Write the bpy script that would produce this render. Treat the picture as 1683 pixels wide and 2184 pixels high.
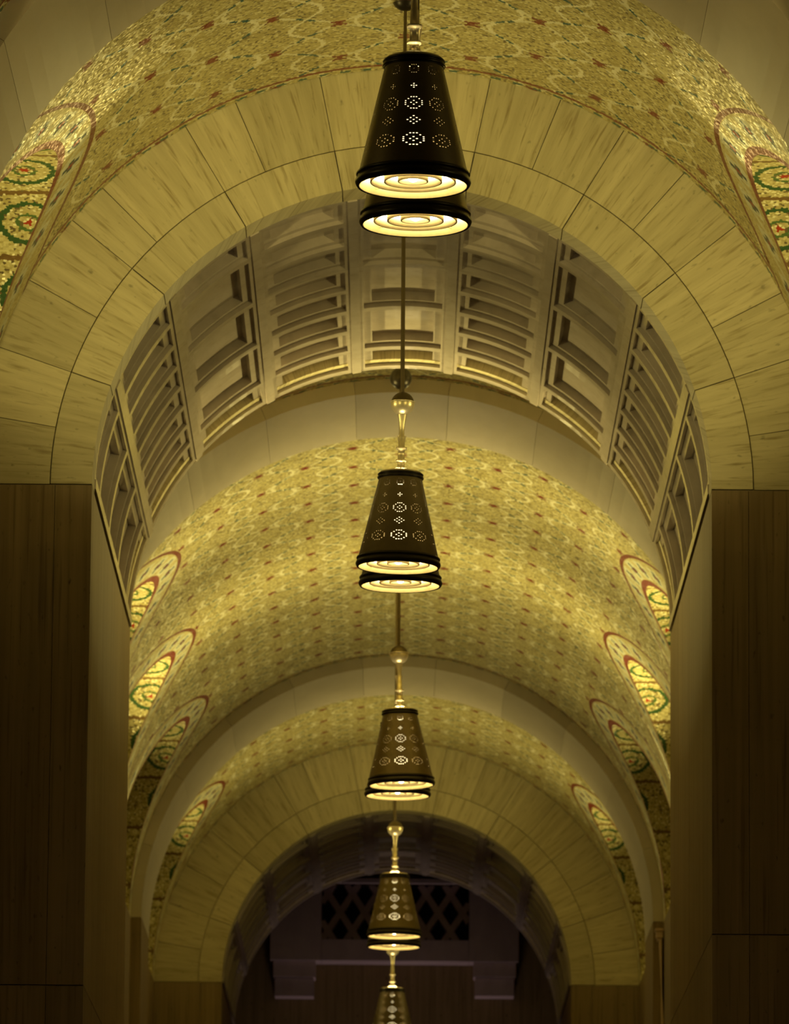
import bpy, math, random
import numpy as np
from mathutils import Vector, Matrix

# ------------------------------------------------------------------ clear
for o in list(bpy.data.objects):
    bpy.data.objects.remove(o, do_unlink=True)
scene = bpy.context.scene
col = scene.collection
random.seed(4)
rng = np.random.default_rng(4)

# ------------------------------------------------------------------ camera (fitted to the photograph, 1683 x 2184)
S = 2.5                                   # metres per unit; the unit is the radius of the coffered passage
F, PITCH, YAW, ROLL = 13000.0, .1806, -.0007, .0085
CX, CY = 841.5, 1092.0
X0, HS, D = .0093, 3.6134, 19.331         # nave axis offset, springing height above the eye, distance of the first arch wall
EYE = 1.7
RT, RM = 1.331, 1.3864                    # radii of the plain arches and of the mosaic vault


def ray(px, py):
    x, y = px - CX, py - CY
    c, s = math.cos(-ROLL), math.sin(-ROLL)
    x, y = c * x - s * y, s * x + c * y
    X, Yd, Zu = x / F, 1.0, -y / F
    c, s = math.cos(PITCH), math.sin(PITCH)
    Y, Z = c * Yd - s * Zu, s * Yd + c * Zu
    c, s = math.cos(-YAW), math.sin(-YAW)
    X, Y = c * X - s * Y, s * X + c * Y
    return Vector((X, Y, Z))


def on_plane(px, py, yd):
    """nave coordinates (x from the axis, z from the springing) of a pixel on the cross plane at depth yd"""
    d = ray(px, py)
    t = yd / d.y
    return d.x * t - X0, d.z * t - HS


def P(x, y, z):
    """nave units (x from axis, y from the eye, z from the springing) -> world metres"""
    return ((x + X0) * S, y * S, (z + HS) * S + EYE)


cam_data = bpy.data.cameras.new('camera')
cam = bpy.data.objects.new('camera', cam_data)
col.objects.link(cam)
fw = ray(CX, CY).normalized()
rt = (ray(CX + 1, CY) - ray(CX, CY)).normalized()
up = (ray(CX, CY - 1) - ray(CX, CY)).normalized()
m = Matrix((rt, up, -fw)).transposed().to_4x4()
m.translation = Vector((0, 0, EYE))
cam.matrix_world = m
cam_data.sensor_fit = 'HORIZONTAL'
cam_data.sensor_width = 36.0
cam_data.lens = F / 1683 * 36
cam_data.clip_start = 1
cam_data.clip_end = 400
cam_data.dof.use_dof = True
cam_data.dof.focus_distance = .80 * D * S
cam_data.dof.aperture_fstop = 9.0
scene.camera = cam

# ------------------------------------------------------------------ depths of the nave (units of S)
dY = lambda d: d * D
T0N, T0F = dY(.852), dY(.907)
W1, B1 = dY(1.0), dY(1.1523)
T1N, T1F = dY(1.2596), dY(1.3091)
T2N, T2F = dY(1.6335), dY(1.6848)
W2 = dY(1.80)
B2 = W2 + (B1 - W1)
BN = dY(.50)                              # near end of the bay the first lamps hang in
FLOOR_Z = -HS - EYE / S                   # floor, from the springing

# ------------------------------------------------------------------ world, exposure, lights
world = bpy.data.worlds.new('world')
scene.world = world
world.use_nodes = True
world.node_tree.nodes['Background'].inputs[0].default_value = (0, 0, 0, 1)
world.node_tree.nodes['Background'].inputs[1].default_value = 0
scene.view_settings.view_transform = 'Standard'
scene.view_settings.look = 'None'
scene.view_settings.gamma = 1
scene.view_settings.use_curve_mapping = False
scene.view_settings.exposure = 0.5
WARM = (1.0, .81, .265)


def area_light(name, pos, target, size, power, color=WARM, spread=180):
    ld = bpy.data.lights.new(name, 'AREA')
    ld.shape = 'RECTANGLE'
    ld.size, ld.size_y = size
    ld.energy = power
    ld.color = color
    ld.spread = math.radians(spread)
    o = bpy.data.objects.new(name, ld)
    col.objects.link(o)
    a, b = Vector(P(*pos)), Vector(P(*target))
    o.location = a
    o.rotation_euler = (b - a).to_track_quat('-Z', 'Y').to_euler()
    return o


# cove floodlights and one added fill pair standing on the ledges of the side niches, hidden behind the piers
LB0 = (T0N - BN) / 3
for sx in (-1, 1):
    # last niche of the bay in front of the first arch
    area_light('ledge_light', (sx * 1.70, T0N - LB0 / 2, .03), (-sx * .1, W1, .80), (.5, .3), 84)
    area_light('ledge_light', (sx * 1.44, T0N - LB0 * 1.5, .03), (0, T0N + .5, .1), (.5, .2), 11)  # fill pair, added to brighten the first lamp and the piers
    area_light('ledge_light', (sx * 1.46, (T0F + W1) / 2 - .25, .03), (sx * .25, (T0F + W1) / 2 + .40, 1.15), (.5, .2), 27, spread=120)
    area_light('ledge_light', (sx * 1.44, (B1 + T1N) / 2, .03), (sx * .3, (B1 + T1N) / 2 - .85, .95), (.5, .2), 95, spread=90)
    for k, pw, ty in ((0, 64, -.35), (1, 66, -.1), (2, 16, -.4)):
        yy = T1F + 1.05 + k * 2.09
        area_light('ledge_light', (sx * 1.40, yy, .03), (sx * .35, yy + ty, 1.2), (.5, .2), pw, spread=110)
    area_light('ledge_light', (sx * 1.40, (T2F + W2) / 2 - .1, .03), (sx * .35, (T2F + W2) / 2 - .55, 1.1), (.5, .2), 46, spread=130)
# weak unseen fill added below to lift the end wall
area_light('end_wall_fill', (0, B2 + .12, -2.6), (0, B2 + .45, .6), (1.2, .2), 9, color=(1.0, .74, .62), spread=70)


# ------------------------------------------------------------------ node helpers
class E:
    """tiny expression compiler for Math nodes"""
    nt = None

    def __init__(self, s):
        self.s = s

    @staticmethod
    def op(kind, *args, clamp=False):
        n = E.nt.nodes.new('ShaderNodeMath')
        n.operation = kind
        n.use_clamp = clamp
        for i, a in enumerate(args):
            if isinstance(a, E):
                E.nt.links.new(a.s, n.inputs[i])
            else:
                n.inputs[i].default_value = float(a)
        return E(n.outputs[0])

    def __add__(s, o): return E.op('ADD', s, o)
    def __radd__(s, o): return E.op('ADD', o, s)
    def __sub__(s, o): return E.op('SUBTRACT', s, o)
    def __rsub__(s, o): return E.op('SUBTRACT', o, s)
    def __mul__(s, o): return E.op('MULTIPLY', s, o)
    def __rmul__(s, o): return E.op('MULTIPLY', o, s)
    def __truediv__(s, o): return E.op('DIVIDE', s, o)
    def lt(s, o): return E.op('LESS_THAN', s, o)
    def gt(s, o): return E.op('GREATER_THAN', s, o)
    def abs(s): return E.op('ABSOLUTE', s)
    def floor(s): return E.op('FLOOR', s)
    def fract(s): return E.op('FRACT', s)
    def sin(s): return E.op('SINE', s)
    def sqrt(s): return E.op('SQRT', s)
    def tri(s): return ((s + .5).fract() - .5).abs()      # distance to the nearest integer


def emax(a, b): return E.op('MAXIMUM', a, b)


def new_mat(name):
    mt = bpy.data.materials.new(name)
    mt.use_nodes = True
    nt = mt.node_tree
    E.nt = nt
    return mt, nt, nt.nodes['Principled BSDF']


def node(nt, kind, **kw):
    n = nt.nodes.new(kind)
    for k, v in kw.items():
        setattr(n, k, v)
    return n


def mix(nt, fac, a, b):
    n = node(nt, 'ShaderNodeMix', data_type='RGBA')
    for sock, v in ((n.inputs[0], fac), (n.inputs[6], a), (n.inputs[7], b)):
        if isinstance(v, E):
            nt.links.new(v.s, sock)
        elif isinstance(v, tuple):
            sock.default_value = (*v, 1)
        elif isinstance(v, (int, float)):
            sock.default_value = v
        else:
            nt.links.new(v, sock)
    return n.outputs[2]


def uvxy(nt, name):
    u = node(nt, 'ShaderNodeUVMap', uv_map=name)
    sp = node(nt, 'ShaderNodeSeparateXYZ')
    nt.links.new(u.outputs[0], sp.inputs[0])
    return u.outputs[0], E(sp.outputs[0]), E(sp.outputs[1])


def comb(nt, x, y, z=0.0):
    c = node(nt, 'ShaderNodeCombineXYZ')
    for i, v in enumerate((x, y, z)):
        if isinstance(v, E):
            nt.links.new(v.s, c.inputs[i])
        else:
            c.inputs[i].default_value = v
    return c.outputs[0]


def stone(name, c_lo, c_hi, c_vein, rough, across=16.0, along=1.2, vein=.5, spec=.3, speck=0.0, bump=.12):
    """stone with veins running along v of the block's own uv; every block is offset by its own random number"""
    mt, nt, bs = new_mat(name)
    _, u, v = uvxy(nt, 'UVMap')
    oi = node(nt, 'ShaderNodeObjectInfo')
    r = E(oi.outputs['Random'])
    vec = comb(nt, u * across + r * 37.0, v * along + r * 11.0, r * 9.0)
    n1 = node(nt, 'ShaderNodeTexNoise')
    n1.inputs['Scale'].default_value = 1.0
    n1.inputs['Detail'].default_value = 6
    n1.inputs['Roughness'].default_value = .62
    n1.inputs['Distortion'].default_value = .35
    nt.links.new(vec, n1.inputs['Vector'])
    n2 = node(nt, 'ShaderNodeTexNoise')
    n2.inputs['Scale'].default_value = 1.0
    n2.inputs['Detail'].default_value = 4
    nt.links.new(comb(nt, u * across * 3.1 + r * 5.0, v * along * 4.0, r * 3.0), n2.inputs['Vector'])
    a = E(n1.outputs[0])
    b = E(n2.outputs[0])
    t = E.op('MULTIPLY', (a - .32) * 2.6, 1.0, clamp=True)
    c = mix(nt, t, c_lo, c_hi)
    vm = E.op('MULTIPLY', (b - .55) * 6.0, vein, clamp=True)
    c = mix(nt, vm, c, c_vein)
    if speck:
        n3 = node(nt, 'ShaderNodeTexNoise')
        n3.inputs['Scale'].default_value = 1.0
        n3.inputs['Detail'].default_value = 2
        nt.links.new(comb(nt, u * 55.0 + r * 3.0, v * 26.0 + r * 8.0), n3.inputs['Vector'])
        c = mix(nt, E.op('MULTIPLY', (E(n3.outputs[0]) - .66) * 12.0, speck, clamp=True), c, tuple(x * .25 for x in c_lo))
    hv = node(nt, 'ShaderNodeHueSaturation')
    nt.links.new(c, hv.inputs['Color'])
    nt.links.new((r * .22 + .89).s, hv.inputs['Value'])
    nt.links.new(hv.outputs[0], bs.inputs['Base Color'])
    bs.inputs['Roughness'].default_value = rough
    bs.inputs['Specular IOR Level'].default_value = spec
    bp = node(nt, 'ShaderNodeBump')
    bp.inputs['Strength'].default_value = bump
    bp.inputs['Distance'].default_value = .02
    nt.links.new(n1.outputs[0], bp.inputs['Height'])
    nt.links.new(bp.outputs[0], bs.inputs['Normal'])
    return mt


def plain(name, c, rough, metal=0.0, spec=.5, emit=None):
    mt, nt, bs = new_mat(name)
    n = node(nt, 'ShaderNodeTexNoise')
    n.inputs['Scale'].default_value = 30
    n.inputs['Detail'].default_value = 3
    tc = node(nt, 'ShaderNodeTexCoord')
    nt.links.new(tc.outputs['Object'], n.inputs['Vector'])
    f = E(n.outputs[0])
    nt.links.new(mix(nt, f, tuple(x * .82 for x in c), tuple(min(1, x * 1.18) for x in c)), bs.inputs['Base Color'])
    bs.inputs['Roughness'].default_value = rough
    bs.inputs['Metallic'].default_value = metal
    bs.inputs['Specular IOR Level'].default_value = spec
    if emit:
        bs.inputs['Emission Color'].default_value = (*emit[0], 1)
        bs.inputs['Emission Strength'].default_value = emit[1]
    return mt


PER_A = math.radians(8.75) * RM           # lattice spacing around the vault
PER_Y = .43                               # lattice spacing along the nave


def tesserae(nt, bs, cell, jitter):
    """gold glass tesserae: colour, tilt and gloss of each little cell; returns cell centre and colour"""
    vec, u, v = uvxy(nt, 'UVMap')
    vo = node(nt, 'ShaderNodeTexVoronoi', voronoi_dimensions='2D', feature='F1')
    vo.inputs['Scale'].default_value = 1 / cell
    vo.inputs['Randomness'].default_value = .75
    nt.links.new(vec, vo.inputs['Vector'])
    sp = node(nt, 'ShaderNodeSeparateXYZ')
    nt.links.new(vo.outputs['Position'], sp.inputs[0])
    sc = node(nt, 'ShaderNodeSeparateColor')
    nt.links.new(vo.outputs['Color'], sc.inputs[0])
    r0, r1, r2 = (E(sc.outputs[i]) for i in range(3))
    nz = node(nt, 'ShaderNodeTexNoise')
    nz.inputs['Scale'].default_value = 9
    nz.inputs['Detail'].default_value = 3
    nt.links.new(vec, nz.inputs['Vector'])
    base = mix(nt, r0, (.44, .37, .14), (.72, .65, .33))
    base = mix(nt, E.op('MULTIPLY', (E(nz.outputs[0]) - .42) * 4.0, .5, clamp=True), base, (.38, .31, .12))
    base = mix(nt, r1.gt(.86), base, (.17, .13, .06))
    base = mix(nt, r2.gt(.90), base, (.82, .77, .48))
    # tilt of each tessera
    geo = node(nt, 'ShaderNodeNewGeometry')
    sub = node(nt, 'ShaderNodeVectorMath', operation='SUBTRACT')
    nt.links.new(vo.outputs['Color'], sub.inputs[0])
    sub.inputs[1].default_value = (.5, .5, .5)
    scl = node(nt, 'ShaderNodeVectorMath', operation='SCALE')
    nt.links.new(sub.outputs[0], scl.inputs[0])
    scl.inputs['Scale'].default_value = jitter
    ad = node(nt, 'ShaderNodeVectorMath', operation='ADD')
    nt.links.new(geo.outputs['Normal'], ad.inputs[0])
    nt.links.new(scl.outputs[0], ad.inputs[1])
    no = node(nt, 'ShaderNodeVectorMath', operation='NORMALIZE')
    nt.links.new(ad.outputs[0], no.inputs[0])
    nt.links.new(no.outputs[0], bs.inputs['Normal'])
    bs.inputs['Roughness'].default_value = .32
    bs.inputs['Metallic'].default_value = .25
    bs.inputs['Specular IOR Level'].default_value = .5
    return E(sp.outputs[0]), E(sp.outputs[1]), base, (r0, r1, r2)


def mosaic_material():
    mt, nt, bs = new_mat('gold_lattice_mosaic')
    px, py, c, rnd = tesserae(nt, bs, .0085, .30)
    a = px / PER_A
    b = py / PER_Y
    # winding pale S ribbons between the lattice columns
    fa = a.fract() - .5
    sd = (fa + (b * (2 * math.pi) - math.pi / 2).sin() * .25).abs() * (PER_A * .80)
    c = mix(nt, sd.lt(.0058), c, (.88, .84, .60))
    # the two families of diagonals
    f1 = (b - a * .5).tri()
    f2 = (b + a * .5).tri()
    ff = E.op('MINIMUM', f1, f2)
    line = (ff / 3.31).lt(.0068)
    t = fa.abs()
    lc = mix(nt, t.gt(.15), (.03, .12, .13), (.80, .77, .55))
    lc = mix(nt, t.gt(.39), lc, (.22, .05, .025))
    c = mix(nt, line * (t.gt(.025)), c, lc)
    # red knots on the crossings
    knot = (f1 + f2).lt(.13) * (.5 - t).lt(.05)
    c = mix(nt, knot, c, (.22, .035, .02))
    # edging along the arch wall: a red line with teal dashes below it (v = 0 is the wall)
    v = py
    c = mix(nt, (v + .064).abs().lt(.011), c, (.24, .05, .025))
    dash = (v + .022).abs().lt(.011) * (a * 3.0).fract().lt(.45)
    c = mix(nt, dash, c, (.05, .15, .13))
    # border round the side niches: uv "niche" holds |distance along the nave| and height
    _, ny, nz = uvxy(nt, 'niche')
    e1 = ((ny / .80) * (ny / .80) + (nz / .87) * (nz / .87)).sqrt()
    e2 = ((ny / 1.18) * (ny / 1.18) + nz * nz).sqrt()
    em = ((ny / .97) * (ny / .97) + (nz / .938) * (nz / .938)).sqrt()
    inside = e2.lt(1.0)
    c = mix(nt, inside, c, mix(nt, rnd[1].gt(.5), (.52, .44, .18), (.70, .63, .34)))
    phi = E.op('ARCTAN2', ny, nz)
    ph = phi / math.radians(11.0)
    dp = ((ph.fract() - .5) * (math.radians(11.0) * .95)).abs()
    ds = (em - 1.0).abs() * .95
    wav = (em - 1.0 + (ph * (2 * math.pi)).sin() * .022).abs()
    c = mix(nt, inside * wav.lt(.016), c, (.70, .68, .48))
    c = mix(nt, inside * dp.lt(.052) * ds.lt(.042), c, (.72, .72, .55))
    cross = emax(dp.lt(.036) * ds.lt(.011), dp.lt(.013) * ds.lt(.032))
    c = mix(nt, inside * cross, c, (.03, .07, .09))
    c = mix(nt, inside * dp.lt(.013) * ds.lt(.011), c, (.30, .03, .02))
    c = mix(nt, ((e2 - .990).abs()).lt(.008), c, (.19, .04, .02))
    c = mix(nt, e1.lt(1.030), c, (.24, .035, .02))
    nt.links.new(c, bs.inputs['Base Color'])
    return mt


def niche_material():
    mt, nt, bs = new_mat('gold_scroll_mosaic')
    px, py, c, rnd = tesserae(nt, bs, .0085, .30)
    gx = ((px / .30).fract() - .5) * .30
    gy = ((py / .34).fract() - .5) * .34
    rr = (gx * gx + gy * gy).sqrt()
    c = mix(nt, (rr - .09).abs().lt(.010), c, (.05, .11, .035))
    c = mix(nt, (rr - .035).abs().lt(.006), c, (.10, .17, .05))
    c = mix(nt, rr.lt(.013), c, (.40, .05, .02))
    c = mix(nt, (px / .30).tri().lt(.035), c, (.20, .12, .04))
    nt.links.new(c, bs.inputs['Base Color'])
    return mt


M = {}
M['travertine'] = stone('travertine', (.48, .42, .245), (.65, .58, .36), (.34, .275, .14), .62, across=30, along=1.8, vein=.9, speck=.35)
M['brown_marble'] = stone('brown_marble', (.20, .14, .065), (.30, .215, .11), (.12, .08, .035), .50, across=26, along=.5, vein=.8, speck=.5)
M['jamb_marble'] = M['brown_marble']
M['limestone'] = stone('limestone', (.54, .48, .40), (.63, .56, .48), (.44, .38, .30), .34, across=4, along=1.5, vein=.15, spec=.45, bump=.04)
M['grey_stone'] = stone('grey_stone', (.48, .42, .36), (.60, .53, .47), (.36, .31, .25), .14, across=7, along=5, vein=.35, spec=.5, bump=.05)
M['violet_stone'] = stone('violet_stone', (.40, .32, .38), (.52, .42, .48), (.3, .23, .26), .6, across=4, along=2, vein=.3)
M['pink_marble'] = stone('pink_marble', (.52, .38, .28), (.62, .47, .36), (.40, .28, .2), .5, across=6, along=2, vein=.3)
M['floor_stone'] = stone('floor_stone', (.12, .09, .06), (.2, .16, .1), (.07, .05, .03), .4, across=1.5, along=1.5)
M['mosaic'] = mosaic_material()
M['niche_mosaic'] = niche_material()
M['bronze'] = plain('dark_bronze', (.145, .105, .042), .42, .3)
M['bronze_band'] = plain('blackened_bronze', (.022, .016, .008), .38, .5)
M['brass'] = plain('polished_brass', (.80, .68, .40), .34, .6)
M['liner'] = plain('dull_liner', (.22, .17, .09), .6)
M['louvre'] = plain('gilt_louvre', (.78, .64, .34), .45, .2)
M['rod'] = plain('bronze_rod', (.10, .072, .03), .40, .6)
M['lens'] = plain('frosted_lens', (.9, .85, .7), .6, emit=((1.0, .84, .46), 8.0))
M['bulb'] = plain('glowing_bulb', (1, .95, .8), .6, emit=((1.0, .86, .52), 10.0))
M['tube'] = plain('frosted_tube', (.9, .85, .7), .6, emit=((1.0, .88, .55), 1.1))
M['halo'] = plain('stem_glow_ring', (.9, .85, .7), .6, emit=((1.0, .86, .48), 85.0))
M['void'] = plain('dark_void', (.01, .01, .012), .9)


# ------------------------------------------------------------------ mesh helpers
def mesh_obj(name, verts, faces, mat, parent=None, uvs=None, smooth=False, world_pts=True, extra=None):
    """uvs: one (u, v) per vertex"""
    me = bpy.data.meshes.new(name)
    me.from_pydata([P(*v) for v in verts] if world_pts else verts, [], faces)
    li = np.empty(len(me.loops), dtype=np.int32)
    me.loops.foreach_get('vertex_index', li)
    if uvs is not None:
        lay = me.uv_layers.new(name='UVMap')
        lay.data.foreach_set('uv', np.asarray(uvs, dtype=np.float32)[li].ravel())
    for nm, arr in (extra or {}).items():
        lay = me.uv_layers.new(name=nm)
        lay.data.foreach_set('uv', np.asarray(arr, dtype=np.float32)[li].ravel())
    me.materials.append(mat)
    if smooth:
        me.polygons.foreach_set('use_smooth', [True] * len(me.polygons))
    me.update()
    o = bpy.data.objects.new(name, me)
    col.objects.link(o)
    if parent:
        o.parent = parent
    return o


def tag(o, label, cat, kind=None, group=None):
    o['label'] = label
    o['category'] = cat
    if kind:
        o['kind'] = kind
    if group:
        o['group'] = group
    return o


def empty(name, loc=(0, 0, 0)):
    o = bpy.data.objects.new(name, None)
    col.objects.link(o)
    o.location = loc
    return o


def polar(r, a, y):
    a = math.radians(a)
    return (r * math.sin(a), y, r * math.cos(a))


def arc_block(a0, a1, r0, r1, y0, y1, grain='radial', n=None):
    """a curved stone; its uv v axis runs along the grain"""
    n = n or max(2, int(abs(a1 - a0) / 3) + 1)
    vs, uv, fs = [], [], []
    rm = (r0 + r1) / 2
    for i in range(n + 1):
        a = a0 + (a1 - a0) * i / n
        for r, y in ((r0, y0), (r1, y0), (r1, y1), (r0, y1)):
            vs.append(polar(r, a, y))
            t = math.radians(a) * rm
            if grain == 'radial':
                uv.append((t + .3 * (y - y0), r))
            else:
                uv.append((t + .3 * r, y - y0))
    for i in range(n):
        b = 4 * i
        for k in range(4):
            k2 = (k + 1) % 4
            fs.append((b + k, b + k2, b + 4 + k2, b + 4 + k))
    fs.append((3, 2, 1, 0))
    e = 4 * n
    fs.append((e, e + 1, e + 2, e + 3))
    return vs, fs, uv


def box(x0, x1, y0, y1, z0, z1):
    vs = [(x, y, z) for x in (x0, x1) for y in (y0, y1) for z in (z0, z1)]
    uv = [(x + y, z) for x, y, z in vs]
    fs = [(0, 1, 3, 2), (4, 6, 7, 5), (0, 4, 5, 1), (2, 3, 7, 6), (0, 2, 6, 4), (1, 5, 7, 3)]
    return vs, fs, uv


def merge(parts):
    vs, fs, uv = [], [], []
    for v, f, u in parts:
        b = len(vs)
        vs += v
        uv += u
        fs += [tuple(i + b for i in q) for q in f]
    return vs, fs, uv


def block(name, geo, mat, parent):
    vs, fs, uv = geo
    return mesh_obj(name, vs, fs, mat, parent, uv)


def shift_copy(root, dy, label=None):
    """copy of a thing and its parts, moved along the nave"""
    r = root.copy()
    col.objects.link(r)
    r.location.y += dy * S
    if label:
        r['label'] = label
    for ch in list(root.children):
        c = ch.copy()
        col.objects.link(c)
        c.parent = r
    return r


# ------------------------------------------------------------------ floor and side walls
tag(block('floor', box(-1.9, 1.9, 0, B2 + 3, FLOOR_Z - .1, FLOOR_Z), M['floor_stone'], None),
    'dark polished stone floor of the vaulted hall', 'floor', 'structure')
WALL_TOP = .0
for sx, side in ((-1, 'left'), (1, 'right')):
    w = empty('wall_' + side)
    tag(w, 'brown stone side wall along the %s of the nave' % side, 'wall', 'structure')
    for y0, y1 in ((BN, T0F + .02), (T0F + .02, W1), (B1, T1N + .02), (T1N + .02, T2N + .02), (T2N + .02, W2)):
        n = max(1, int(round((y1 - y0) / 1.1)))
        for k in range(n):
            a, b = y0 + (y1 - y0) * k / n, y0 + (y1 - y0) * (k + 1) / n
            x0, x1 = sorted((sx * RM, sx * 1.95))
            block('wall_slab', box(x0, x1, a + .003, b - .003, FLOOR_Z, WALL_TOP), M['brown_marble'], w)

# ------------------------------------------------------------------ arch walls with the coffered passage
ANG_IN = [-90, -71, -51, -31, -11.6, 11.6, 31, 51, 71, 90]
ANG_OUT = [-90, -80.5, -71, -61, -51, -45, -31, -23.5, -11.6, 11.6, 21.5, 31, 41, 51, 62, 71, 81, 90]
RING = 1.135
G = .0019


def arch_wall():
    # core behind the joints
    parts = [arc_block(-90, 90, 1.012, RM + .5, W1 + .02, W1 + .12, n=60),
             arc_block(-90, 90, 1.012, RM + .5, B1 - .12, B1 - .002, n=60)]
    for sx in (-1, 1):
        x0, x1 = sorted((sx * 1.012, sx * (RM + .5)))
        parts.append(box(x0, x1, W1 + .02, B1 - .002, FLOOR_Z, -.004))
    root = block('wall_arch', merge(parts), M['travertine'], None)
    for a0, a1 in zip(ANG_IN[:-1], ANG_IN[1:]):
        g = math.degrees(G / 1.06)
        block('voussoir', arc_block(a0 + g, a1 - g, 1.0, RING - G, W1, W1 + .16), M['travertine'], root)
    for a0, a1 in zip(ANG_OUT[:-1], ANG_OUT[1:]):
        g = math.degrees(G * .7 / 1.3)
        block('voussoir', arc_block(a0 + g, a1 - g, RING + G, RM + .035, W1 + random.uniform(0, .004), W1 + .1), M['travertine'], root)
    # facing slabs of the piers and of the passage jambs
    for sx in (-1, 1):
        zs = [0, -1.62, -3.2, FLOOR_Z] if sx < 0 else [0, -1.44, -3.0, FLOOR_Z]
        for z1, z0 in zip(zs[:-1], zs[1:]):
            for xa, xb in ((1.0, 1.0 + .118), (1.118, RM + .05)):
                x0, x1 = sorted((sx * (xa + (.0 if xa == 1.0 else G)), sx * (xb - .0)))
                block('pier_slab', box(x0, x1, W1 + .002, W1 + .1, z0 + G, z1 - G), M['brown_marble'], root)
            ys = [W1 + .104, W1 + .55, W1 + 1.5, W1 + 2.3, B1]
            for ya, yb in zip(ys[:-1], ys[1:]):
                x0, x1 = sorted((sx * 1.0, sx * 1.1))
                block('jamb_slab', box(x0, x1, ya + .002, yb - .002, z0 + G, z1 - G), M['jamb_marble'], root)
    return root


wall1 = tag(arch_wall(), 'nearest stone archway wall with two rings of voussoirs on brown piers', 'wall', 'structure')

ROWS = 8
CO_Y0, CO_Y1 = W1 + .16, B1 - .03
PITCH_Y = (CO_Y1 - CO_Y0) / ROWS
H1, H2 = .014, .030


def coffer(ac, y0, y1, hw=9.8, op=8.0, bar=.030, led=.042, la=1.7):
    """stepped coffer: frame at radius 1, ledge, then sunk panel"""
    n = 8
    vs, uv, fs = [], [], []

    def ring_grid(a0, a1, ya, yb, r):
        ids = []
        for i in range(n + 1):
            a = a0 + (a1 - a0) * i / n
            for y in (ya, yb):
                vs.append(polar(r, a, y))
                uv.append((math.radians(a), y))
                ids.append(len(vs) - 1)
        return ids

    def strip(a0, a1, ya, yb, r):
        ids = ring_grid(a0, a1, ya, yb, r)
        for i in range(n):
            b = 2 * i
            fs.append((ids[b], ids[b + 1], ids[b + 3], ids[b + 2]))

    def frame(ao, ai, yo, yi, r):
        strip(ac - ao, ac + ao, yo[0], yi[0], r)
        strip(ac - ao, ac + ao, yi[1], yo[1], r)
        strip(ac - ao, ac - ai, yi[0], yi[1], r)
        strip(ac + ai, ac + ao, yi[0], yi[1], r)

    def riser(a, ys, r0, r1):
        # two ends across the nave, two sides along it
        for y in ys:
            b = len(vs)
            for i in range(n + 1):
                an = ac - a + 2 * a * i / n
                for r in (r0, r1):
                    vs.append(polar(r, an, y))
                    uv.append((math.radians(an), y + r - 1))
            for i in range(n):
                q = b + 2 * i
                fs.append((q, q + 1, q + 3, q + 2))
        for an in (ac - a, ac + a):
            b = len(vs)
            for y in ys:
                for r in (r0, r1):
                    vs.append(polar(r, an, y))
                    uv.append((math.radians(an) + r - 1, y))
            fs.append((b, b + 1, b + 3, b + 2))

    yo = (y0, y1)
    y_a = (y0 + bar, y1 - bar)
    y_b = (y_a[0] + led, y_a[1] - led)
    frame(hw, op, yo, y_a, 1.0)
    riser(op, y_a, 1.0, 1.0 + H1)
    frame(op, op - la, y_a, y_b, 1.0 + H1)
    riser(op - la, y_b, 1.0 + H1, 1.0 + H1 + H2)
    strip(ac - op + la, ac + op - la, y_b[0], y_b[1], 1.0 + H1 + H2)
    return vs, fs, uv


def coffered_ceiling():
    root = empty('coffered_ceiling')
    block('plain_band', arc_block(-90, 90, 1.0, 1.09, W1 + .1602 - .16 + .161, CO_Y0 + .002, n=60), M['grey_stone'], root)
    for c in range(-4, 5):
        ac = c * 19.6
        units = [1] * 8 if abs(c) % 2 == 1 else [1, 2, 2, 2, 1]
        y = CO_Y0
        for k in units:
            block('coffer', coffer(ac, y, y + k * PITCH_Y, hw=8.9), M['grey_stone'], root)
            y += k * PITCH_Y
    for k in range(-5, 5):
        ac = (k + .5) * 19.6
        a0, a1 = max(-90, ac - .92), min(90, ac + .92)
        block('rib', arc_block(a0, a1, .995, 1.09, CO_Y0, B1, grain='nave', n=3), M['grey_stone'], root)
    block('end_band', arc_block(-90, 90, 1.0, 1.09, CO_Y1, B1 - .001, n=60), M['grey_stone'], root)
    block('crown_shell', arc_block(-92, 92, 1.10, 1.13, W1 + .12, B1 - .12, n=60), M['grey_stone'], root)
    return root


cof1 = tag(coffered_ceiling(), 'grey barrel ceiling of stepped coffers lit by the pendants, nearest passage', 'ceiling', 'structure')
wall2 = shift_copy(wall1, W2 - W1, 'far stone archway wall framing the dark end of the hall')
cof2 = shift_copy(cof1, W2 - W1, 'dark coffered barrel ceiling at the far end of the hall')


# ------------------------------------------------------------------ plain transverse arches
def transverse(yn, yf, label):
    root = empty('arch_beam')
    tag(root, label, 'arch', 'structure')
    ed = np.linspace(-90, 90, 12)
    for a0, a1 in zip(ed[:-1], ed[1:]):
        block('arch_stone', arc_block(a0 + .03, a1 - .03, RT, RM + .12, yn, yf, grain='nave'), M['limestone'], root)
    for sx in (-1, 1):
        zs = [0, -1.3, -2.6, -3.9, FLOOR_Z]
        for z1, z0 in zip(zs[:-1], zs[1:]):
            x0, x1 = sorted((sx * RT, sx * 1.75))
            block('pier_stone', box(x0, x1, yn, yf, z0 + .002, z1 - .002), M['brown_marble'], root)
    return root


transverse(T0N, T0F, 'plain cream stone arch cut by the top corners of the picture')
transverse(T1N, T1F, 'plain grey polished stone arch just beyond the coffered passage')
transverse(T2N, T2F, 'plain cream stone arch with a shaded face before the far archway')


# ------------------------------------------------------------------ mosaic vaults with side niches
NA, NH = .80, .87                         # half length and height of a niche
XB = 1.80                                 # back wall of the niches


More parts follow.
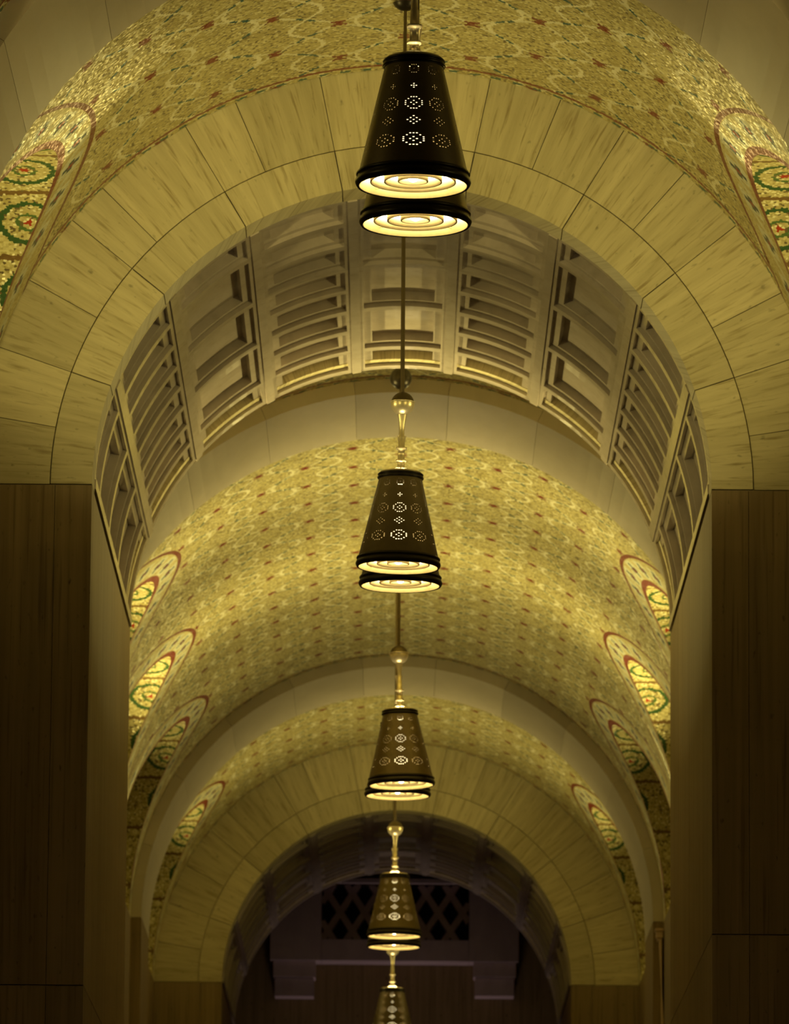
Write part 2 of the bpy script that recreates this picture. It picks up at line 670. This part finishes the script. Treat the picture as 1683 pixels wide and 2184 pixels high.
def vault(y0, y1, n_niche, label, far_is_wall=True):
    L = (y1 - y0) / n_niche
    na = min(NA, L / 2 - .02)
    ny = int((y1 - y0) / .03) + 1
    ys = np.linspace(y0, y1, ny + 1)
    nc = 110
    vs, uv, ni, fs = [], [], [], []
    for y in ys:
        d = abs(((y - y0) % L) - L / 2)
        if y == ys[-1]:
            d = L / 2
        zc = NH * math.sqrt(max(0, 1 - (d / na) ** 2)) if d < na else 0
        ag = math.acos(min(1, zc / RM))
        for j in range(nc + 1):
            a = -ag + 2 * ag * j / nc
            z = RM * math.cos(a)
            vs.append((RM * math.sin(a), y, z))
            uv.append((a * RM, y - y1))
            ni.append((d * NA / na, z))
    for i in range(ny):
        for j in range(nc):
            q = i * (nc + 1) + j
            fs.append((q, q + nc + 1, q + nc + 2, q + 1))
    root = mesh_obj('mosaic_ceiling', vs, fs, M['mosaic'], None, uv, smooth=True, extra={'niche': ni})
    tag(root, label, 'ceiling', 'structure')
    for k in range(n_niche):
        yc = y0 + L * (k + .5)
        for sx in (-1, 1):
            vs, uv, fs = [], [], []
            m_ = 40
            for i in range(m_ + 1):
                t = -math.pi / 2 + math.pi * i / m_
                yy, zz = yc + na * math.sin(t), NH * math.cos(t)
                xg = math.sqrt(max(0, RM * RM - zz * zz))
                for x in (xg, XB):
                    vs.append((sx * x, yy, zz))
                    uv.append((t * .85, x))
            for i in range(m_):
                fs.append((2 * i, 2 * i + 1, 2 * i + 3, 2 * i + 2))
            mesh_obj('niche_vault', vs, fs, M['niche_mosaic'], root, uv, smooth=True)
            # back wall of the niche
            vs = [(sx * XB, yc, 0)] + [(sx * XB, yc + na * math.sin(-math.pi / 2 + math.pi * i / m_), NH * math.cos(-math.pi / 2 + math.pi * i / m_)) for i in range(m_ + 1)]
            fs = [(0, i + 1, i + 2) for i in range(m_)]
            mesh_obj('niche_back', vs, fs, M['niche_mosaic'], root, [(v[1], v[2]) for v in vs])
    return root


vault(BN, T0N, 3, 'gold mosaic vault of the nearest bay above the first pendants')
vault(T0F, W1, 1, 'gold mosaic vault with blue and red lattice across the top of the picture')
vault(B1, T1N, 1, 'thin strip of red edged mosaic vault beyond the coffered passage')
vault(T1F, T2N, 3, 'large glittering gold mosaic vault in the middle of the hall')
vault(T2F, W2, 1, 'narrow gold mosaic vault above the far archway')

# ------------------------------------------------------------------ end wall with its pierced grille
YE = B2 + .5


def ew(px, py, y=YE):
    return on_plane(px, py, y)


end = block('wall_back', box(-1.4, 1.4, YE + .25, YE + .4, FLOOR_Z, 1.5), M['brown_marble'], None)
tag(end, 'dark brown wall closing the far end of the hall', 'wall', 'structure')
lin = empty('stone_lintel')
tag(lin, 'dull violet stone lintel on two corbels below the pierced grille', 'lintel', 'structure')
gx0, gz1 = ew(687, 1882)
gx1, gz0 = ew(1000, 2004)
lx0, lzb = ew(576, 2046)
lx1, _ = ew(1106, 2046)


def add_lin(nm, x0, x1, z0, z1, y0=YE, y1=YE + .26):
    return block(nm, box(x0, x1, y0, y1, z0, z1), M['violet_stone'], lin)


add_lin('side_block', lx0, gx0 - .002, lzb, 1.02)
add_lin('side_block', gx1 + .002, lx1, lzb, 1.02)
add_lin('bottom_block', gx0, gx1, lzb, gz0 - .002)
add_lin('top_block', gx0, gx1, gz1 + .002, 1.02)
for pa, pb in ((582, 672), (1010, 1100)):
    xa, za = ew(pa, 2121)
    xb, _ = ew(pb, 2121)
    _, zm = ew(pb, 2083)
    add_lin('corbel', xa, xb, zm + .003, lzb - .003, YE + .03)
    add_lin('corbel', xa + .01, xb - .01, za, zm - .003, YE + .05)

gr = empty('window_1')
tag(gr, 'dark pierced stone grille of diamond openings behind the fourth lamp', 'grille', 'structure')
gr_w, gr_h = gx1 - gx0, gz1 - gz0
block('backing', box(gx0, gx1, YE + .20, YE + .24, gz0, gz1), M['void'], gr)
cw = gr_w / 6.0
chh = gr_h / 2.5


def clip_bar(x0, z0, x1, z1):
    """clip a segment to the grille opening"""
    t0, t1 = 0.0, 1.0
    dx, dz = x1 - x0, z1 - z0
    for p, q in ((-dx, x0 - gx0), (dx, gx1 - x0), (-dz, z0 - gz0), (dz, gz1 - z0)):
        if abs(p) < 1e-9:
            if q < 0:
                return None
            continue
        t = q / p
        if p < 0:
            t0 = max(t0, t)
        else:
            t1 = min(t1, t)
    return None if t0 >= t1 else (x0 + dx * t0, z0 + dz * t0, x0 + dx * t1, z0 + dz * t1)


for fam in (1, -1):
    for k in range(-4, 12):
        xs = gx0 + k * cw
        seg = clip_bar(xs, gz0 if fam > 0 else gz1, xs + 1.5 * cw, gz1 if fam > 0 else gz0)
        if not seg:
            continue
        a = Vector((seg[0], seg[1]))
        b = Vector((seg[2], seg[3]))
        if (b - a).length < .02:
            continue
        dr = (b - a).normalized() * .0
        nrm = Vector((-(b - a).normalized().y, (b - a).normalized().x)) * .020
        vs = []
        for y in (YE + .06, YE + .16):
            for q in (a - nrm, a + nrm, b + nrm, b - nrm):
                vs.append((q.x, y + (.002 if fam > 0 else 0), q.y))
        fs = [(0, 1, 2, 3), (7, 6, 5, 4), (0, 4, 5, 1), (1, 5, 6, 2), (2, 6, 7, 3), (3, 7, 4, 0)]
        mesh_obj('lattice_bar', vs, fs, M['violet_stone'], gr, [(v[0], v[2]) for v in vs])

# pale pilaster beside the second plain arch
pl = empty('marble_pillar')
tag(pl, 'slender pale pink marble pilaster with moulded capital by the right pier', 'pilaster', 'structure')
YP = T2N - .06
xa, zt = on_plane(1397, 1981, YP)
xb = RM - .003
_, zc = on_plane(1397, 2006, YP)
xs_, zb_ = on_plane(1406, 2010, YP)
xl, zl = on_plane(1419, 2184, YP)
block('capital', merge([box(xa, xb, YP - .05, YP + .058, zt - .012, zt), box(xa + .006, xb - .004, YP - .04, YP + .058, zc + .014, zt - .012),
                        box(xa + .012, xb - .008, YP - .03, YP + .058, zc, zc + .014)]), M['pink_marble'], pl)
vs = []
for z, xx in ((zc, xs_), (zl - .5, xl + (xl - xs_) * .5)):
    for y in (YP - .025, YP + .058):
        vs += [(xx, y, z), (xb - .01, y, z)]
vs += [(xl + (xl - xs_) * .5, YP - .025, FLOOR_Z), (xb - .01, YP - .025, FLOOR_Z), (xl + (xl - xs_) * .5, YP + .058, FLOOR_Z), (xb - .01, YP + .058, FLOOR_Z)]
fs = []
for o_ in (0, 4):
    fs += [(o_, o_ + 1, o_ + 5, o_ + 4), (o_ + 2, o_ + 6, o_ + 7, o_ + 3), (o_, o_ + 4, o_ + 6, o_ + 2), (o_ + 1, o_ + 3, o_ + 7, o_ + 5)]
mesh_obj('shaft', vs, fs, M['pink_marble'], pl, [(v[0] + v[1], v[2]) for v in vs])

# ------------------------------------------------------------------ pendant lamps
LW = .1533 * 1.717 * S                    # diameter of the bottom ring, metres
LH = 1.8659 * 1.717 - HS                  # height of the bottom ring from the springing


def lathe(profile, n=48):
    """surface of revolution in metres (z up)"""
    vs, fs = [], []
    for r, z in profile:
        for i in range(n):
            a = 2 * math.pi * i / n
            vs.append((r * math.cos(a) * LW, r * math.sin(a) * LW, z * LW))
    for k in range(len(profile) - 1):
        for i in range(n):
            j = (i + 1) % n
            fs.append((k * n + i, k * n + j, (k + 1) * n + j, (k + 1) * n + i))
    return vs, fs


def torus_profile(r, z, t, n=10):
    return [(r + t * math.cos(2 * math.pi * i / n), z + t * math.sin(2 * math.pi * i / n)) for i in range(n + 1)]


def ball_profile(zc, r, t0, t1, n=12):
    return [(max(1e-4, r * math.cos(t0 + (t1 - t0) * i / n)), zc + r * math.sin(t0 + (t1 - t0) * i / n)) for i in range(n + 1)]


def lamp_mesh(name, geo, mat, smooth=True):
    me = bpy.data.meshes.new(name)
    me.from_pydata(geo[0], [], geo[1])
    me.materials.append(mat)
    if smooth:
        me.polygons.foreach_set('use_smooth', [True] * len(me.polygons))
    me.update()
    return me


def join_geo(*gs):
    vs, fs = [], []
    for v, f in gs:
        b = len(vs)
        vs += v
        fs += [tuple(i + b for i in q) for q in f]
    return vs, fs


WHEEL = ["..XXX..", ".X...X.", "X..X..X", "X.X.X.X", "X..X..X", ".X...X.", "..XXX.."]
CROSS = [".X.", "XXX", ".X."]
DIAMOND = ["..X..", ".X.X.", "X.X.X", ".X.X.", "..X.."]
FLOWER = [".XXX.", "X...X", "X.X.X", "X...X", ".XXX."]
N_COL, N_CELL, N_ROW = 10, 9, 54
holes = set()
for mot, rc in ((FLOWER, 4), (CROSS, 13), (WHEEL, 22), (DIAMOND, 31), (WHEEL, 41)):
    hh, ww = len(mot), len(mot[0])
    for i, row in enumerate(mot):
        for j, ch in enumerate(row):
            if ch == 'X':
                for c in range(N_COL):
                    holes.add((rc - hh // 2 + i, (c * N_CELL + j - ww // 2) % (N_COL * N_CELL)))


def perforated(r_bot, r_top, z_bot, z_top, inset=0.0):
    nu = N_COL * N_CELL
    ang = []
    for c in range(nu):
        a = -math.pi / 2 + 2 * math.pi * (c - .5) / nu
        st = 2 * math.pi / nu
        ang += [a + st * .23, a + st * .77]
    zz = [z_top]
    for r in range(N_ROW):
        h = (z_top - z_bot) / N_ROW
        zz += [z_top - h * (r + .26), z_top - h * (r + .74)]
    zz.append(z_bot)
    vs, fs = [], []
    for z in zz:
        t = (z - z_bot) / (z_top - z_bot)
        r = r_bot + (r_top - r_bot) * t - inset
        for a in ang:
            vs.append((r * math.cos(a) * LW, r * math.sin(a) * LW, z * LW))
    m_ = len(ang)
    for k in range(len(zz) - 1):
        for i in range(m_):
            if k % 2 == 1 and i % 2 == 0 and ((k - 1) // 2, i // 2) in holes:
                continue
            j = (i + 1) % m_
            fs.append((k * m_ + i, k * m_ + j, (k + 1) * m_ + j, (k + 1) * m_ + i))
    return vs, fs


LM = {}
LM['shade'] = lamp_mesh('shade', perforated(.474, .252, .10, 1.06), M['bronze'])
LM['liner'] = lamp_mesh('liner', perforated(.474, .252, .10, 1.06, .008), M['liner'])
LM['bottom_band'] = lamp_mesh('bottom_band', lathe(
    [(.470, .125), (.478, .125)] + [(.478 + .014 * math.sin(math.pi * i / 6), .125 - .042 * i / 6) for i in range(7)]
    + [(.482 + .018 * math.sin(math.pi * i / 6), .078 - .078 * i / 6) for i in range(7)] + [(.470, -.002), (.462, .004), (.462, .05)]), M['bronze_band'])
LM['top_band'] = lamp_mesh('top_band', lathe(
    [(.245, 1.05), (.262, 1.05)] + [(.262 + .012 * math.sin(math.pi * i / 6), 1.05 + .035 * i / 6) for i in range(7)]
    + [(.258 + .012 * math.sin(math.pi * i / 6), 1.09 + .03 * i / 6) for i in range(7)] + [(.245, 1.125), (.236, 1.125), (.236, 1.05)]), M['bronze_band'])
LM['top_cap'] = lamp_mesh('top_cap', lathe([(.236, 1.118), (.240, 1.136), (.228, 1.142), (.222, 1.130)]), M['brass'])
LM['stem'] = lamp_mesh('stem', lathe(
    [(.068, 1.175), (.070, 1.195), (.042, 1.205), (.040, 1.255), (.062, 1.262), (.062, 1.285), (.040, 1.292), (.040, 1.40),
     (.064, 1.408), (.064, 1.434), (.038, 1.442), (.036, 1.55), (.034, 1.57), (.030, 1.575), (.030, 1.66), (.034, 1.72), (.050, 1.80), (.056, 1.825)], 24), M['brass'])
LM['ball'] = lamp_mesh('ball', lathe(ball_profile(1.955, .138, -math.pi / 2 + .4, .12) + [(.147, 1.972), (.147, 1.982), (.136, 1.985)], 40), M['brass'])
LM['ball_cap'] = lamp_mesh('ball_cap', lathe(ball_profile(1.960, .136, .18, math.pi / 2), 40), M['rod'])
LM['lens'] = lamp_mesh('lens', lathe([(.450, .100), (.30, .104), (.15, .108), (.001, .11)]), M['lens'])
LM['bulb'] = lamp_mesh('bulb', lathe(ball_profile(.088, .05, -math.pi / 2, math.pi / 2), 24), M['bulb'])
LM['tube'] = lamp_mesh('tube', lathe([(.001, .20), (.09, .21), (.10, .24), (.10, .96), (.08, .99), (.001, .995)], 24), M['tube'])
LM['halo'] = lamp_mesh('halo', lathe(torus_profile(.09, 1.132, .012), 32), M['halo'])
LM['reflector'] = lamp_mesh('reflector', lathe([(.462, .004), (.458, .02), (.451, .102)]), M['louvre'])
RINGS = [lamp_mesh('louvre_ring', lathe([(r + .006, .106), (r + .006, z), (r - .006, z), (r - .006, .106)]), M['louvre']) for r, z in ((.365, .035), (.245, .038), (.125, .042))]


def fin_geo(k):
    a = math.pi / 4 + k * math.pi / 2
    ca, sa = math.cos(a), math.sin(a)
    vs = []
    for r in (.371, .452):
        for s_ in (-.006, .006):
            for z in (.05, .11):
                vs.append(((r * ca - s_ * sa) * LW, (r * sa + s_ * ca) * LW, z * LW))
    fs = [(0, 1, 3, 2), (4, 6, 7, 5), (0, 4, 5, 1), (2, 3, 7, 6), (0, 2, 6, 4), (1, 5, 7, 3)]
    return vs, fs


FINS = [lamp_mesh('louvre_fin', fin_geo(k), M['louvre'], False) for k in range(4)]


def part(name, me, parent):
    o = bpy.data.objects.new(name, me)
    col.objects.link(o)
    o.parent = parent
    return o


def tube(p0, p1, r, n=10):
    a, b = Vector(p0), Vector(p1)
    q = (b - a).to_track_quat('Z', 'Y')
    vs, fs = [], []
    for c in (a, b):
        for i in range(n):
            t = 2 * math.pi * i / n
            vs.append(tuple(c + q @ Vector((r * math.cos(t), r * math.sin(t), 0))))
    for i in range(n):
        j = (i + 1) % n
        fs.append((i, j, n + j, n + i))
    return vs, fs


ARMS = []
for k in range(3):
    a_ = math.pi / 6 + k * 2 * math.pi / 3
    c_, s_ = math.cos(a_), math.sin(a_)
    ARMS.append(lamp_mesh('spider_arm', tube((.05 * c_ * LW, .05 * s_ * LW, 1.185 * LW), (.232 * c_ * LW, .232 * s_ * LW, 1.130 * LW), .008 * LW, 6), M['brass']))


def pendant(label, yd, px, py, tilt, group, has_ball=True, canopy_drop=.0, canopy_px=None):
    x, z = on_plane(px, py, yd)
    root = empty('pendant_lamp', P(x, yd, z))
    root.rotation_euler = (0, math.radians(tilt), 0)
    tag(root, label, 'pendant lamp', None, group)
    sh = part('shade', LM['shade'], root)
    part('liner', LM['liner'], sh)
    part('bottom_band', LM['bottom_band'], root)
    part('top_band', LM['top_band'], root)
    part('top_cap', LM['top_cap'], root)
    part('stem', LM['stem'], root)
    part('lens', LM['lens'], root)
    part('bulb', LM['bulb'], root)
    part('bulb', LM['tube'], root)
    for me in ARMS:
        part('spider_arm', me, root)
    rf = part('reflector', LM['reflector'], root)
    for me in RINGS:
        part('louvre_ring', me, rf)
    for me in FINS:
        part('louvre_fin', me, rf)
    z0 = 1.82
    if has_ball:
        b = part('ball', LM['ball'], root)
        part('ball_cap', LM['ball_cap'], b)
        z0 = 2.09
    # hanging rod up to the crown of the vault; the rod hangs plumb from its canopy
    rot = Matrix.Rotation(math.radians(tilt), 4, 'Y')
    inv = rot.inverted()
    top_w = Vector((0, 0, (RM - z) * S - .004))
    off = rot @ Vector((0, 0, z0 * LW))
    top_w.x = off.x
    if canopy_px is not None:
        cx_, cz_ = on_plane(canopy_px[0], canopy_px[1], yd)
        top_w.x = (cx_ - x) * S
        can_w = Vector((top_w.x, 0, (cz_ - z) * S))
    else:
        can_w = top_w - Vector((0, 0, canopy_drop))
    b0 = Vector((0, 0, (z0 - .02) * LW))
    t0 = inv @ top_w
    me = lamp_mesh('rod', tube(b0, t0, .021 * LW), M['rod'])
    part('rod', me, root)
    cw_ = inv @ can_w
    if has_ball:
        g = lathe(ball_profile(0, .165, -math.pi / 2, math.pi / 2, 16), 32)
        g = ([tuple(Vector(v) + cw_) for v in g[0]], g[1])
        part('canopy', lamp_mesh('canopy', g, M['bronze_band']), root)
    # glowing ring added in the open shade top to brighten the stem
    part('bulb', LM['halo'], root)
    return root


K = 1.717 * D
GA, GB = 'front lamps of the pendant pairs', 'rear lamps of the pendant pairs'
pendant('largest dark bronze cone pendant at the top, nearest the camera', .405 * K, 881, 397, 0, GA)
pendant('bronze pendant mostly hidden directly behind the largest top lamp', .4167 * K, 886, 480, 0, GB, False)
pendant('bronze cone pendant with brass ball below the coffered ceiling, second pair front lamp', .5573 * K, 849, 1210, 1.1, GA, canopy_px=(865, -6))
pendant('bronze pendant rim showing just behind and below the second pair front lamp', .5677 * K, 854, 1250, 0, GB, False)
pendant('copper sheened cone pendant before the dark arch band, third from the top', .7066 * K, 856, 1675, -1.5, GA, canopy_px=(855, 806))
pendant('bronze pendant rim just behind and below the third front lamp', .7162 * K, 848, 1698, 0, GB, False)
pendant('small dim bronze pendant in front of the pierced grille, fourth from the top', .8656 * K, 841, 1997, 0, GA)
pendant('small pendant rim glowing under the fourth front lamp', .8796 * K, 840, 2020, 0, GB, False)
pendant('farthest pendant lamp cut off by the bottom of the picture', 1.015 * K, 836, 2222, 0, GA)
